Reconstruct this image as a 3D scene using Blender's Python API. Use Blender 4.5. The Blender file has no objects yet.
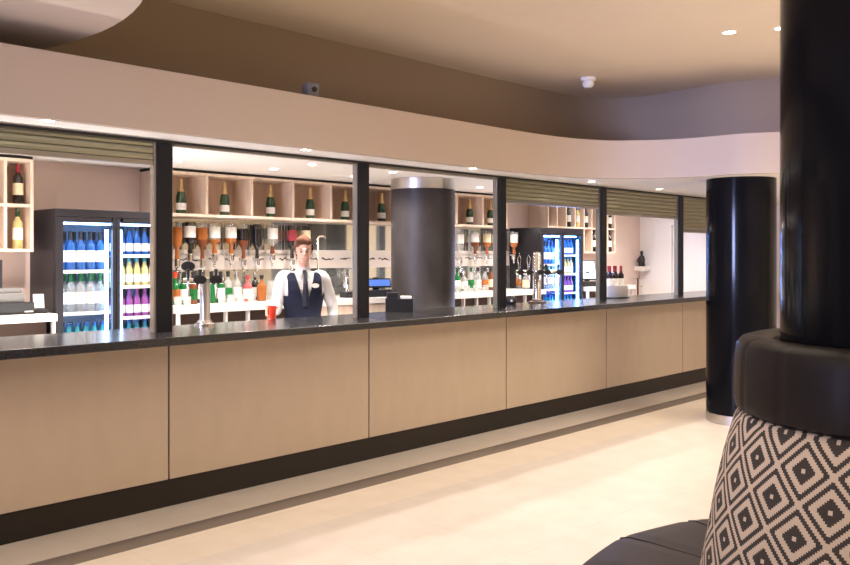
import bpy, bmesh, math, random
from mathutils import Vector, Matrix
PI = math.pi
R = math.radians
random.seed(7)
S = bpy.context.scene
C = S.collection

# ------------------------------------------------------------------ camera, exposure, lights
F = 826.4; CX = 425.0; HY = 255.0; CAMZ = 1.64
ANG = math.atan(820.0 / F)                       # angle between the view axis and the bar
FW = (math.cos(ANG), math.sin(ANG)); RT = (math.sin(ANG), -math.cos(ANG))
cam = bpy.data.cameras.new('camera'); co = bpy.data.objects.new('camera', cam); C.objects.link(co)
cam.sensor_width = 36; cam.lens = 36 * F / 850; cam.shift_y = -(282.5 - HY) / 850
cam.clip_start = 0.05
co.location = (0, 0, CAMZ); co.rotation_euler = (R(90), 0, math.atan2(FW[1], FW[0]) - R(90))
S.camera = co
S.view_settings.view_transform = 'Standard'; S.view_settings.look = 'None'
S.view_settings.exposure = 0.0; S.view_settings.gamma = 1; S.view_settings.use_curve_mapping = False

w = bpy.data.worlds.new('world'); S.world = w; w.use_nodes = True
w.node_tree.nodes['Background'].inputs[0].default_value = (0.9, 0.8, 0.7, 1)
w.node_tree.nodes['Background'].inputs[1].default_value = 0.15

WARM = (1.0, 0.945, 0.81)
def area(name, loc, rot, sx, sy, power, col, spread=180):
    l = bpy.data.lights.new(name, 'AREA'); l.shape = 'RECTANGLE'; l.size = sx; l.size_y = sy
    l.energy = power; l.color = col; l.spread = R(spread)
    o = bpy.data.objects.new(name, l); C.objects.link(o); o.location = loc; o.rotation_euler = rot
    return o
area('room_fill', (4.2, -0.8, 3.36), (0, 0, 0), 5.0, 2.4, 75, WARM, 140)  # broad added fill standing in for unseen ceiling lamps
area('room_fill', (8.6, -0.6, 3.36), (0, 0, 0), 3.4, 2.2, 300, WARM, 165)  # added fill lifting the far right panels and floor
area('room_fill', (3.2, 2.5, 3.37), (0, 0, 0), 1.8, 2.0, 20, WARM, 150)  # added fill evening out the middle of the floor
area('room_fill', (-0.4, 2.0, 2.89), (0, 0, 0), 3.4, 2.4, 40, WARM, 150)  # added fill under the raft for the left floor
area('ceiling_fill', (3.6, -2.6, 1.1), (R(180), 0, 0), 6.0, 2.0, 120, WARM)  # unseen upward fill, added to brighten the ceiling
area('left_cool_light', (-4.85, 2.2, 1.7), (0, R(-90), 0), 1.9, 4.5, 95, (0.52, 0.60, 1.0))  # cool daylight from the unseen left window
area('left_cool_light', (-4.84, 3.3, 1.9), (0, R(-92), 0), 1.4, 1.8, 68, (0.45, 0.52, 1.0), 38)  # added narrow cool beam, tints the curved fascia return lilac
area('bar_fill', (5.6, 5.46, 1.05), (R(160), 0, 0), 7.6, 0.08, 18, (1.0, 0.92, 0.88))  # unseen fill behind the worktop, added to lift the bar ceiling
area('bar_fill', (1.2, 5.46, 1.05), (R(160), 0, 0), 3.6, 0.08, 48, (1.0, 0.92, 0.88))  # unseen fill added for the left bay and its pink wall
area('shelf_fill', (5.9, 6.60, 1.985), (R(-25), 0, 0), 4.6, 0.04, 36, (1.0, 0.94, 0.88))  # unseen fill added under the shelf for mirror and bottles
area('end_wall_fill', (10.2, 6.1, 2.36), (0, 0, 0), 2.4, 0.8, 11, (1.0, 0.95, 0.92))  # unseen fill added to brighten the white end wall

def px(x, Y):                                    # world X on the plane Y seen at image column x
    r = (x - CX) / F
    return Y * (FW[0] + RT[0] * r) / (FW[1] + RT[1] * r)
def pz(x, y, Y):                                 # world height on the plane Y seen at image point (x, y)
    r = (x - CX) / F
    return CAMZ + (HY - y) / F * Y / (FW[1] + RT[1] * r)

# ------------------------------------------------------------------ materials
def mat(name, col, rough=0.5, metal=0.0, spec=0.5, trans=0.0, emit=None, es=0.0, alpha=1.0,
        noise=None, coat=0.0, bump=None, ior=1.45):
    m = bpy.data.materials.new(name); m.use_nodes = True
    nt = m.node_tree; b = nt.nodes['Principled BSDF']
    b.inputs['Base Color'].default_value = (*col, 1); b.inputs['Roughness'].default_value = rough
    b.inputs['Metallic'].default_value = metal; b.inputs['Specular IOR Level'].default_value = spec
    b.inputs['Transmission Weight'].default_value = trans; b.inputs['Alpha'].default_value = alpha
    b.inputs['IOR'].default_value = ior
    b.inputs['Coat Weight'].default_value = coat; b.inputs['Coat Roughness'].default_value = 0.05
    if emit: b.inputs['Emission Color'].default_value = (*emit, 1); b.inputs['Emission Strength'].default_value = es
    if noise or bump:
        tc = nt.nodes.new('ShaderNodeTexCoord'); mp = nt.nodes.new('ShaderNodeMapping')
        nt.links.new(tc.outputs['Object'], mp.inputs[0])
        nz = nt.nodes.new('ShaderNodeTexNoise'); nt.links.new(mp.outputs[0], nz.inputs[0])
        nz.inputs['Detail'].default_value = 5
        if noise:
            sc, amp, stretch = noise
            nz.inputs['Scale'].default_value = sc; mp.inputs['Scale'].default_value = stretch
            rp = nt.nodes.new('ShaderNodeValToRGB')
            rp.color_ramp.elements[0].position = 0.3; rp.color_ramp.elements[1].position = 0.7
            rp.color_ramp.elements[0].color = (*[max(0, c * (1 - amp)) for c in col], 1)
            rp.color_ramp.elements[1].color = (*[min(1, c * (1 + amp)) for c in col], 1)
            nt.links.new(nz.outputs[0], rp.inputs[0]); nt.links.new(rp.outputs[0], b.inputs['Base Color'])
        if bump:
            if not noise: nz.inputs['Scale'].default_value = bump[1]
            bp = nt.nodes.new('ShaderNodeBump'); bp.inputs['Strength'].default_value = bump[0]
            bp.inputs['Distance'].default_value = 0.01
            nt.links.new(nz.outputs[0], bp.inputs['Height']); nt.links.new(bp.outputs[0], b.inputs['Normal'])
    return m
M = {}
M['paint'] = mat('cream_paint', (0.74, 0.62, 0.49), 0.7, noise=(0.6, 0.03, (1, 1, 1)))
M['fascia'] = mat('tan_paint', (0.52, 0.415, 0.315), 0.65, noise=(0.6, 0.02, (1, 1, 1)))
M['soffit'] = mat('white_soffit', (0.90, 0.85, 0.81), 0.6)
M['white'] = mat('white_paint', (0.86, 0.83, 0.81), 0.6)
M['pink'] = mat('pink_cream_paint', (0.72, 0.56, 0.49), 0.7)
M['upper'] = mat('shaded_paint', (0.30, 0.225, 0.16), 0.75)  # wall paint darkened, shade of the recess put into the colour
M['panel'] = mat('sycamore_panel', (0.52, 0.40, 0.285), 0.42, noise=(9, 0.035, (1, 1, 0.35)))
M['kick'] = mat('dark_kick', (0.022, 0.016, 0.012), 0.45, spec=.3)
M['granite'] = mat('black_granite', (0.024, 0.023, 0.025), 0.20, spec=.5, noise=(180, 0.8, (1, 1, 1)))
M['post'] = mat('black_metal', (0.010, 0.010, 0.013), 0.45, spec=.25)
M['void'] = mat('dark_gap', (0.02, 0.017, 0.015), 0.8)
M['guide'] = mat('grey_metal', (0.30, 0.28, 0.24), 0.35, metal=0.8)
M['shutter'] = mat('olive_shutter', (0.29, 0.275, 0.185), 0.32, metal=0.55)
M['chrome'] = mat('chrome', (0.85, 0.83, 0.80), 0.12, metal=1.0)
M['steel'] = mat('brushed_steel', (0.62, 0.60, 0.58), 0.3, metal=1.0)
M['column'] = mat('black_lacquer', (0.006, 0.006, 0.007), 0.12, spec=0.1, noise=(3, 0.3, (1, 1, 0.3)))
M['pillar'] = mat('smoked_plaster', (0.040, 0.034, 0.034), 0.42, spec=.35, noise=(4, 0.45, (1, 1, 0.5)))
M['wood'] = mat('pale_wood', (0.76, 0.59, 0.46), 0.5, noise=(14, 0.12, (1, 1, 0.12)))
M['woodback'] = mat('rosy_wood', (0.62, 0.45, 0.35), 0.5, noise=(9, 0.2, (1, 1, 0.1)))
M['whitetop'] = mat('white_worktop', (0.80, 0.75, 0.70), 0.35)
M['brown'] = mat('brown_carcass', (0.10, 0.06, 0.045), 0.6)
M['mirror'] = mat('mirror_glass', (0.66, 0.68, 0.64), 0.04, metal=0.85)
M['band'] = mat('frosted_film', (0.75, 0.66, 0.60), 0.4, alpha=0.85)
M['black'] = mat('black_plastic', (0.02, 0.02, 0.022), 0.35)
M['grey'] = mat('grey_plastic', (0.18, 0.17, 0.16), 0.45)
M['fridge'] = mat('fridge_enamel', (0.018, 0.016, 0.02), 0.35, spec=.35)
M['fridgein'] = mat('fridge_liner', (0.55, 0.68, 0.88), 0.4)
M['led'] = mat('led_tube', (1, 1, 1), 0.5, emit=(0.30, 0.56, 1.0), es=14)
M['ledblue'] = mat('blue_led_tube', (1, 1, 1), 0.5, emit=(0.10, 0.32, 1.0), es=60)
M['lamp'] = mat('lamp_lens', (1, 1, 1), 0.5, emit=(1.0, 0.88, 0.70), es=25)
M['lampwhite'] = mat('lamp_lens_white', (1, 1, 1), 0.5, emit=(1.0, 0.96, 0.92), es=25)
M['pane'] = mat('door_glass', (0.02, 0.02, 0.03), 0.02, alpha=0.07)
M['leather'] = mat('black_leather', (0.014, 0.010, 0.009), 0.40, spec=.2, bump=(0.12, 300))
M['seatleather'] = mat('seat_leather', (0.045, 0.036, 0.035), 0.36, spec=.4, bump=(0.12, 300))
M['label'] = mat('white_label', (0.80, 0.76, 0.70), 0.6)
M['cream'] = mat('cream_label', (0.78, 0.66, 0.42), 0.6)
M['gold'] = mat('gold_foil', (0.60, 0.42, 0.20), 0.4, metal=0.5)
M['green'] = mat('green_glass', (0.015, 0.055, 0.02), 0.08, coat=0.5)
M['brightgreen'] = mat('bright_green_glass', (0.02, 0.20, 0.05), 0.08, trans=0.4)
M['darkglass'] = mat('dark_glass', (0.015, 0.010, 0.010), 0.08, coat=0.5)
M['clear'] = mat('clear_glass', (0.70, 0.70, 0.66), 0.06, alpha=0.30)
M['amber'] = mat('amber_spirit', (0.50, 0.16, 0.04), 0.08, trans=0.35)
M['paleamber'] = mat('pale_wine', (0.78, 0.66, 0.28), 0.1, trans=0.3)
M['brownspirit'] = mat('brown_spirit', (0.17, 0.05, 0.02), 0.08)
M['red'] = mat('red_foil', (0.30, 0.03, 0.04), 0.4)
M['brightred'] = mat('red_glass', (0.85, 0.07, 0.03), 0.15)
M['pinkspirit'] = mat('rose_liqueur', (0.55, 0.12, 0.12), 0.1, trans=0.2)
M['blue'] = mat('blue_bottle', (0.02, 0.10, 0.32), 0.15)
M['teal'] = mat('teal_bottle', (0.03, 0.25, 0.28), 0.15)
M['purple'] = mat('purple_bottle', (0.28, 0.07, 0.25), 0.15)
M['screen'] = mat('blue_screen', (0.05, 0.1, 0.3), 0.2, emit=(0.12, 0.25, 0.75), es=0.7)
M['screenwhite'] = mat('pale_screen', (0.5, 0.6, 0.8), 0.2, emit=(0.65, 0.8, 1.0), es=0.8)
M['skin'] = mat('skin', (0.62, 0.36, 0.27), 0.6, spec=.3)
M['hair'] = mat('brown_hair', (0.11, 0.05, 0.028), 0.8, spec=.15, bump=(0.6, 90))
M['shirt'] = mat('white_shirt', (0.58, 0.54, 0.53), 0.7, bump=(0.25, 14))
M['vest'] = mat('navy_cloth', (0.010, 0.012, 0.026), 0.85, spec=.2, bump=(0.25, 40))
M['tie'] = mat('dark_tie', (0.006, 0.008, 0.02), 0.6)
M['trouser'] = mat('black_trousers', (0.02, 0.02, 0.025), 0.8)
M['eye'] = mat('eye_dark', (0.03, 0.02, 0.02), 0.2)
M['lip'] = mat('lips', (0.55, 0.22, 0.20), 0.5)
M['ice'] = mat('white_ceramic', (0.82, 0.80, 0.80), 0.3)

def math_node(nt, op, a=None, b=None, va=None, vb=None):
    n = nt.nodes.new('ShaderNodeMath'); n.operation = op
    if a is not None: nt.links.new(a, n.inputs[0])
    if va is not None: n.inputs[0].default_value = va
    if b is not None: nt.links.new(b, n.inputs[1])
    if vb is not None: n.inputs[1].default_value = vb
    return n.outputs[0]

def pattern_material():
    m = mat('diamond_weave', (0.5, 0.4, 0.3), 0.85); nt = m.node_tree; b = nt.nodes['Principled BSDF']
    tc = nt.nodes.new('ShaderNodeTexCoord'); sp = nt.nodes.new('ShaderNodeSeparateXYZ')
    nt.links.new(tc.outputs['Object'], sp.inputs[0])
    an = math_node(nt, 'ARCTAN2', sp.outputs[1], sp.outputs[0])
    u = math_node(nt, 'MULTIPLY_ADD', an, vb=19 / (2 * PI)); u.node.inputs[2].default_value = 20 - 0.28
    v = math_node(nt, 'MULTIPLY_ADD', sp.outputs[2], vb=1 / 0.19); v.node.inputs[2].default_value = 0.19
    q = 30.0
    def cell(x):
        x = math_node(nt, 'MULTIPLY', x, vb=q); x = math_node(nt, 'FLOOR', x)
        x = math_node(nt, 'ADD', x, vb=0.5); x = math_node(nt, 'DIVIDE', x, vb=q)
        x = math_node(nt, 'FRACT', x); x = math_node(nt, 'SUBTRACT', x, vb=0.5)
        return math_node(nt, 'ABSOLUTE', x)
    d = math_node(nt, 'ADD', cell(u), cell(v))
    e = math_node(nt, 'MINIMUM', d, math_node(nt, 'SUBTRACT', b=d, va=1.0))
    rp = nt.nodes.new('ShaderNodeValToRGB'); rp.color_ramp.interpolation = 'CONSTANT'
    L = (0.60, 0.47, 0.34, 1); D = (0.050, 0.038, 0.030, 1)
    st = [(0, L), (0.055, D), (0.225, L), (0.335, D), (0.43, L)]
    rp.color_ramp.elements[0].position = 0; rp.color_ramp.elements[0].color = L
    rp.color_ramp.elements[1].position = 0.055; rp.color_ramp.elements[1].color = D
    for p, c in st[2:]:
        el = rp.color_ramp.elements.new(p); el.color = c
    nt.links.new(e, rp.inputs[0]); nt.links.new(rp.outputs[0], b.inputs['Base Color'])
    return m
M['weave'] = pattern_material()

def floor_material():
    m = mat('limestone_tiles', (0.7, 0.6, 0.5), 0.30); nt = m.node_tree; b = nt.nodes['Principled BSDF']
    tc = nt.nodes.new('ShaderNodeTexCoord'); sp = nt.nodes.new('ShaderNodeSeparateXYZ')
    nt.links.new(tc.outputs['Object'], sp.inputs[0])
    def tiles(col, amp, sx, sy, ox, oy):
        mp = nt.nodes.new('ShaderNodeMapping'); nt.links.new(tc.outputs['Object'], mp.inputs[0])
        mp.inputs['Location'].default_value = (ox, oy, 0)
        br = nt.nodes.new('ShaderNodeTexBrick'); nt.links.new(mp.outputs[0], br.inputs[0])
        br.offset = 0; br.inputs['Scale'].default_value = 1; br.inputs['Brick Width'].default_value = sx
        br.inputs['Row Height'].default_value = sy; br.inputs['Mortar Size'].default_value = 0.002
        br.inputs['Color1'].default_value = (*[c * (1 + amp) for c in col], 1)
        br.inputs['Color2'].default_value = (*[c * (1 - amp) for c in col], 1)
        br.inputs['Mortar'].default_value = (*[c * 0.82 for c in col], 1)
        return br.outputs[0]
    field = tiles((0.74, 0.655, 0.575), 0.015, 0.6, 0.6, 0, -4.01)
    border = tiles((0.80, 0.695, 0.575), 0.01, 1.2, 0.62, 0.3, 0)
    strip = tiles((0.19, 0.155, 0.13), 0.09, 0.9, 5, 0, 0)
    def mix(f, a, c):
        n = nt.nodes.new('ShaderNodeMix'); n.data_type = 'RGBA'
        nt.links.new(f, n.inputs[0]); nt.links.new(a, n.inputs[6]); nt.links.new(c, n.inputs[7]); return n.outputs[2]
    y = sp.outputs[1]
    col = mix(math_node(nt, 'GREATER_THAN', y, vb=4.01), field, border)
    ins = math_node(nt, 'MULTIPLY', math_node(nt, 'GREATER_THAN', y, vb=4.40), math_node(nt, 'LESS_THAN', y, vb=4.58))
    col = mix(ins, col, strip)
    nz = nt.nodes.new('ShaderNodeTexNoise'); nz.inputs['Scale'].default_value = 5; nz.inputs['Detail'].default_value = 8
    nt.links.new(tc.outputs['Object'], nz.inputs[0])
    rp = nt.nodes.new('ShaderNodeValToRGB'); rp.color_ramp.elements[0].position = .35; rp.color_ramp.elements[1].position = .7
    rp.color_ramp.elements[0].color = (0.93, 0.92, 0.90, 1); rp.color_ramp.elements[1].color = (1, 1, 1, 1)
    nt.links.new(nz.outputs[0], rp.inputs[0])
    n = nt.nodes.new('ShaderNodeMix'); n.data_type = 'RGBA'; n.blend_type = 'MULTIPLY'; n.inputs[0].default_value = 1
    nt.links.new(col, n.inputs[6]); nt.links.new(rp.outputs[0], n.inputs[7])
    nt.links.new(n.outputs[2], b.inputs['Base Color'])
    return m
M['floor'] = floor_material()

# ------------------------------------------------------------------ mesh helpers
def obj(name, bm, m, parent=None, smooth=False, loc=None):
    bmesh.ops.recalc_face_normals(bm, faces=bm.faces)
    me = bpy.data.meshes.new(name); bm.to_mesh(me); bm.free()
    ms = m if isinstance(m, (list, tuple)) else [m]
    for x in ms: me.materials.append(M[x] if isinstance(x, str) else x)
    if smooth:
        for p in me.polygons: p.use_smooth = True
        try: me.set_sharp_from_angle(angle=R(40))
        except Exception: pass
    o = bpy.data.objects.new(name, me); C.objects.link(o)
    if parent: o.parent = parent
    if loc: o.location = loc
    return o
def tag(o, label, cat, group=None, kind=None):
    o['label'] = label; o['category'] = cat
    if group: o['group'] = group
    if kind: o['kind'] = kind
    return o
def thing(name, label, cat, loc=(0, 0, 0), rz=0, group=None):
    o = bpy.data.objects.new(name, None); C.objects.link(o); o.location = loc; o.rotation_euler = (0, 0, rz)
    o.empty_display_size = 0.1
    return tag(o, label, cat, group)
def struct(name, bm, m, parent=None, smooth=False):
    o = obj(name, bm, m, parent, smooth)
    if not parent: o['kind'] = 'structure'
    return o
def B(): return bmesh.new()
def box(bm, x0, x1, y0, y1, z0, z1, bev=0.0, mi=0, T=None):
    r = bmesh.ops.create_cube(bm, size=1)['verts']
    for v in r: v.co = Vector((x0 + (v.co.x + .5) * (x1 - x0), y0 + (v.co.y + .5) * (y1 - y0), z0 + (v.co.z + .5) * (z1 - z0)))
    fs = set(f for v in r for f in v.link_faces)
    if bev > 0:
        es = list(set(e for v in r for e in v.link_edges))
        g = bmesh.ops.bevel(bm, geom=es, offset=bev, segments=2, affect='EDGES', profile=0.6)
        fs = set(g['faces']) | set(f for f in fs if f.is_valid)
    for f in fs: f.material_index = mi
    if T is not None:
        vs = set(v for f in fs for v in f.verts); bmesh.ops.transform(bm, matrix=T, verts=list(vs))
    return bm
def bx(*a, **k): return box(B(), *a, **k)
def lathe(bm, prof, n=24, c=(0, 0, 0), mi=0, cap=True, T=None, close=False):
    rings = []; vs = []
    for r, z in prof:
        if r < 1e-6:
            v = bm.verts.new((c[0], c[1], c[2] + z)); rings.append([v]); vs.append(v)
        else:
            g = [bm.verts.new((c[0] + r * math.cos(2 * PI * i / n), c[1] + r * math.sin(2 * PI * i / n), c[2] + z)) for i in range(n)]
            rings.append(g); vs += g
    fs = []
    pairs = list(zip(rings, rings[1:]))
    if close: pairs.append((rings[-1], rings[0]))
    for a, b in pairs:
        if len(a) == 1 and len(b) == 1: continue
        for i in range(n):
            j = (i + 1) % n
            if len(a) == 1: q = (a[0], b[i], b[j])
            elif len(b) == 1: q = (a[i], a[j], b[0])
            else: q = (a[i], a[j], b[j], b[i])
            fs.append(bm.faces.new(q))
    if cap and not close:
        for g in (rings[0], rings[-1]):
            if len(g) > 1: fs.append(bm.faces.new(g))
    for f in fs: f.material_index = mi
    if T is not None: bmesh.ops.transform(bm, matrix=T, verts=vs)
    return bm
def lt(prof, n=24, **k): return lathe(B(), prof, n, **k)
def tube(bm, pts, r, n=8, mi=0):
    pts = [Vector(p) for p in pts]; rs = r if isinstance(r, (list, tuple)) else [r] * len(pts)
    rings = []; up = None
    for i, p in enumerate(pts):
        d = (pts[min(i + 1, len(pts) - 1)] - pts[max(i - 1, 0)]).normalized()
        if up is None: up = d.orthogonal().normalized()
        up = (up - d * up.dot(d)).normalized(); s = d.cross(up)
        rings.append([bm.verts.new(p + (up * math.cos(2 * PI * k / n) + s * math.sin(2 * PI * k / n)) * rs[i]) for k in range(n)])
    fs = []
    for a, b in zip(rings, rings[1:]):
        for k in range(n): fs.append(bm.faces.new((a[k], a[(k + 1) % n], b[(k + 1) % n], b[k])))
    fs.append(bm.faces.new(rings[0])); fs.append(bm.faces.new(rings[-1]))
    for f in fs: f.material_index = mi
    return bm
def prism(bm, poly, z0, z1):
    a = [bm.verts.new((x, y, z0)) for x, y in poly]; b = [bm.verts.new((x, y, z1)) for x, y in poly]
    n = len(poly); bm.faces.new(a); bm.faces.new(b)
    for i in range(n): bm.faces.new((a[i], a[(i + 1) % n], b[(i + 1) % n], b[i]))
    return bm
def dup(root, loc, rz=None, label=None, group=None):
    r = root.copy(); C.objects.link(r); r.location = loc
    if rz is not None: r.rotation_euler = (0, 0, rz)
    if label: r['label'] = label
    if group: r['group'] = group
    for ch in list(root.children):
        c = ch.copy(); C.objects.link(c); c.parent = r
        for g in list(ch.children):
            d = g.copy(); C.objects.link(d); d.parent = c
    return r
def smooth_path(pts, n=8):                       # Catmull-Rom through the points
    out = []
    for i in range(len(pts) - 1):
        p0 = pts[max(i - 1, 0)]; p1 = pts[i]; p2 = pts[i + 1]; p3 = pts[min(i + 2, len(pts) - 1)]
        for k in range(n):
            t = k / n
            out.append(tuple(0.5 * ((2 * b) + (-a + c) * t + (2 * a - 5 * b + 4 * c - d) * t * t + (-a + 3 * b - 3 * c + d) * t ** 3)
                             for a, b, c, d in zip(p0, p1, p2, p3)))
    out.append(tuple(pts[-1])); return out

# ------------------------------------------------------------------ the setting
XL, XR, YF = -5.0, 12.4, -5.0
YB = 6.85                      # back wall of the bar
ZC = 3.394; ZS = 2.386; ZF = 2.756
XE = 11.77
struct('floor', bx(XL - .1, XR + .1, YF - .1, YB + .1, -0.12, 0), 'floor')
struct('ceiling', bx(XL - .1, XR + .1, YF - .1, YB + .1, ZC, ZC + .1), 'paint')
struct('wall_left', bx(XL - .1, XL, YF, YB, 0, ZC), 'paint')
struct('wall_right', bx(XR, XR + .1, YF, YB, 0, ZC), 'paint')
struct('wall_front', bx(XL, XR, YF - .1, YF, 0, ZC), 'paint')
struct('wall_back', bx(XL, XR, YB, YB + .1, 0, ZC), 'pink')
struct('wall_bar_left', bx(-1.6, -1.5, 5.0, YB, 0, ZS), 'white')
# fascia and bulkhead over the bar
fp = [(-5.0, 4.64)] + smooth_path([(5.6, 4.64), (6.15, 4.625), (6.6, 4.56), (6.95, 4.42), (7.2, 4.15), (7.36, 3.85), (7.42, 3.56), (7.45, 3.28), (7.60, 2.98), (7.95, 2.55), (8.6, 2.0), (9.6, 1.4), (12.4, 0.6)], 6)
off = []
b = B()                        # front face sheet with thickness 0.06
for i, p in enumerate(fp):
    q = fp[min(i + 1, len(fp) - 1)]; r_ = fp[max(i - 1, 0)]
    d = Vector((q[0] - r_[0], q[1] - r_[1])).normalized(); nrm = Vector((-d.y, d.x))
    off.append((p[0] + nrm.x * .06, p[1] + nrm.y * .06))
prism(b, fp + off[::-1], ZS, ZF)
struct('wall_bulkhead', b, 'fascia', smooth=True)
b = prism(B(), off + [(XR, YB), (XL, YB)], ZS + 0.004, ZS + 0.06)
struct('ceiling_bar', b, 'soffit')
b = prism(B(), off + [(XR, YB), (XL, YB)], ZF - 0.06, ZF - 0.004)
struct('trim_ledge', b, 'upper')
# recessed upper wall with its rounded corner
up = [(-5.0, 5.30), (6.6, 5.30)] + smooth_path([(7.1, 5.29), (7.6, 5.25), (7.95, 5.12), (8.14, 4.86), (8.18, 4.5), (8.14, 4.1), (8.13, 3.8), (8.20, 3.45), (8.5, 3.0), (9.2, 2.5), (12.4, 1.6)], 6)
struct('wall_upper', prism(B(), up + [(XR, 5.6), (XL, 5.6)], ZF + 0.002, ZC), 'upper', smooth=True)
# dropped circular ceiling raft
ring = [(-0.44 + 2.49 * math.cos(2 * PI * k / 96), 4.64 + 2.49 * math.sin(2 * PI * k / 96)) for k in range(96)]
ring = [p for p in ring if p[1] < 5.29]
ring.sort(key=lambda p: (math.atan2(p[1] - 4.0, p[0] + 0.44)))
struct('ceiling_raft', prism(B(), ring, 2.916, ZC), 'paint', smooth=True)
# end wall of the bar with a door
DY0, DY1 = 5.55, 6.30
b = B(); box(b, XE, XE + .1, 4.9, DY0, 0, ZS); box(b, XE, XE + .1, DY1, YB, 0, ZS); box(b, XE, XE + .1, DY0, DY1, 2.1, ZS)
struct('wall_bar_right', b, 'white')
d = struct('door_1', bx(XE + .03, XE + .07, DY0 + .005, DY1 - .005, 0.005, 2.095), 'white')
obj('door_handle', tube(B(), [(XE + .03, DY0 + .07, 1.02), (XE - .02, DY0 + .07, 1.02), (XE - .02, DY0 + .18, 1.02)], .009), 'steel', d)
b = B(); box(b, XE - .015, XE, DY0 - .07, DY0, 0, 2.17); box(b, XE - .015, XE, DY1, DY1 + .07, 0, 2.17); box(b, XE - .015, XE, DY0, DY1, 2.10, 2.17)
struct('trim_1', b, 'white')
# window bringing cool daylight from the left of the room
b = B()
for (a0, a1, c0, c1) in ((-.1, 4.5, .68, .76), (-.1, 4.5, 2.64, 2.72), (-.1, -.02, .76, 2.64), (4.42, 4.5, .76, 2.64), (2.16, 2.24, .76, 2.64)):
    box(b, XL, XL + .07, a0, a1, c0, c1)
struct('window_1', b, 'white')

# ------------------------------------------------------------------ the bar
ZT = 1.14                       # worktop top
PY = 4.97
PITCH = 1.73; S0 = px(169, PY)
words = ['leftmost', 'second from left', 'third from left', 'fourth from left', 'fifth from left', 'sixth from left', 'seventh from left']
XB0, XB1 = S0 - 2 * PITCH, S0 + 5 * PITCH
bar = thing('bar_counter', 'long bar front of pale wood panels above a dark kick plinth', 'bar', (0, 0, 0))
obj('kick_plinth', bx(XB0, XB1, 4.985, 5.03, 0.0, 0.175), 'kick', bar)
obj('carcass', bx(XB0, XB1, 5.0, 5.36, 0.18, ZT - .055), 'brown', bar)
for k in range(1, 7):
    x0 = S0 + (k - 2) * PITCH; x1 = x0 + PITCH
    obj('front_panel', bx(x0 + .006, x1 - .006, PY, 4.999, 0.18, ZT - .056, bev=.003), 'panel', bar)
tag(obj('bar_worktop', bx(XB0, XB1, 4.62, 5.40, ZT - .052, ZT, bev=.006), 'granite'), 'long polished black granite worktop on top of the bar', 'worktop')

# posts between the hatches
PX = [px(162.5, 5.03), px(361.5, 5.03), px(500, 5.03), px(601.5, 5.03), px(679, 5.03)]
plab = ['black square post between the left fridge and the champagne shelf', 'black square post just right of the barman',
        'black square post just right of the smoked pillar', 'black square post left of the red capped bottles in the bucket', 'farthest black post, left of the last narrow hatch']
for i, x in enumerate(PX):
    t = thing('bar_post', plab[i], 'post', (x, 5.03, ZT), 0, 'posts standing on the bar worktop')
    obj('shaft', bx(-.052, .052, -.035, .035, 0, ZS - ZT - .002, bev=.003), 'post', t)
    if i > 0: obj('guide_rail', bx(-.068, -.053, -.02, .03, 0, ZS - ZT - .002), 'guide', t)
    else: obj('guide_rail', bx(-.072, -.053, -.02, .03, 0, ZS - ZT - .002), 'guide', t)
    if i < 4: obj('guide_rail', bx(.053, .062, -.02, .03, 0, ZS - ZT - .002), 'guide', t)
tag(obj('head_rail', bx(-1.4, XE - .02, 4.985, 4.992, ZS - .016, ZS - .001), 'void'), 'thin dark head rail along the top of the hatch posts', 'rail')

def shutter(x0, x1, zb, label):
    t = thing('roller_shutter', label, 'roller shutter', ((x0 + x1) / 2, 5.03, zb), 0, 'roller shutters over the bar hatches')
    hw = (x1 - x0) / 2; H = ZS - .003 - zb
    b = B(); n = max(1, round(H / .052)); h = (H - .03) / n if H > .05 else 0
    if h:
        for k in range(n):             # each slat bulges
            z = .03 + k * h
            pts = [(-.004, z), (-.012, z + h * .12), (-.016, z + h * .5), (-.012, z + h * .88), (-.004, z + h), (.006, z + h), (.006, z)]
            a = [b.verts.new((-hw, p[0], p[1])) for p in pts]; c = [b.verts.new((hw, p[0], p[1])) for p in pts]
            b.faces.new(a); b.faces.new(c)
            for i in range(len(pts)): b.faces.new((a[i], a[(i + 1) % 7], c[(i + 1) % 7], c[i]))
        obj('slat_curtain', b, 'shutter', t)
    obj('bottom_bar', bx(-hw, hw, -.018, .018, 0, .03 if h else H, bev=.003), 'guide', t)
    return t
g = .075
shutter(PX[0] - PITCH + .07, PX[0] - g, pz(100, 161, 5.03), 'olive metal roller shutter half lowered above the left fridge')
shutter(PX[0] + g, PX[1] - g, ZS - .028, 'rolled up shutter edge above the barman')
shutter(PX[1] + g, PX[2] - g, pz(430, 173.5, 5.03), 'shallow strip of olive shutter above the smoked pillar')
shutter(PX[2] + g, PX[3] - g, pz(550, 206, 5.03), 'olive roller shutter lowered above the second beer font')
shutter(PX[3] + g, PX[4] - g, pz(640, 217, 5.03), 'olive roller shutter lowered above the wine bottle bucket')
shutter(PX[4] + g, PX[4] + PITCH - .1, pz(695, 233, 5.03), 'olive roller shutter in the last hatch beside the black column')

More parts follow.
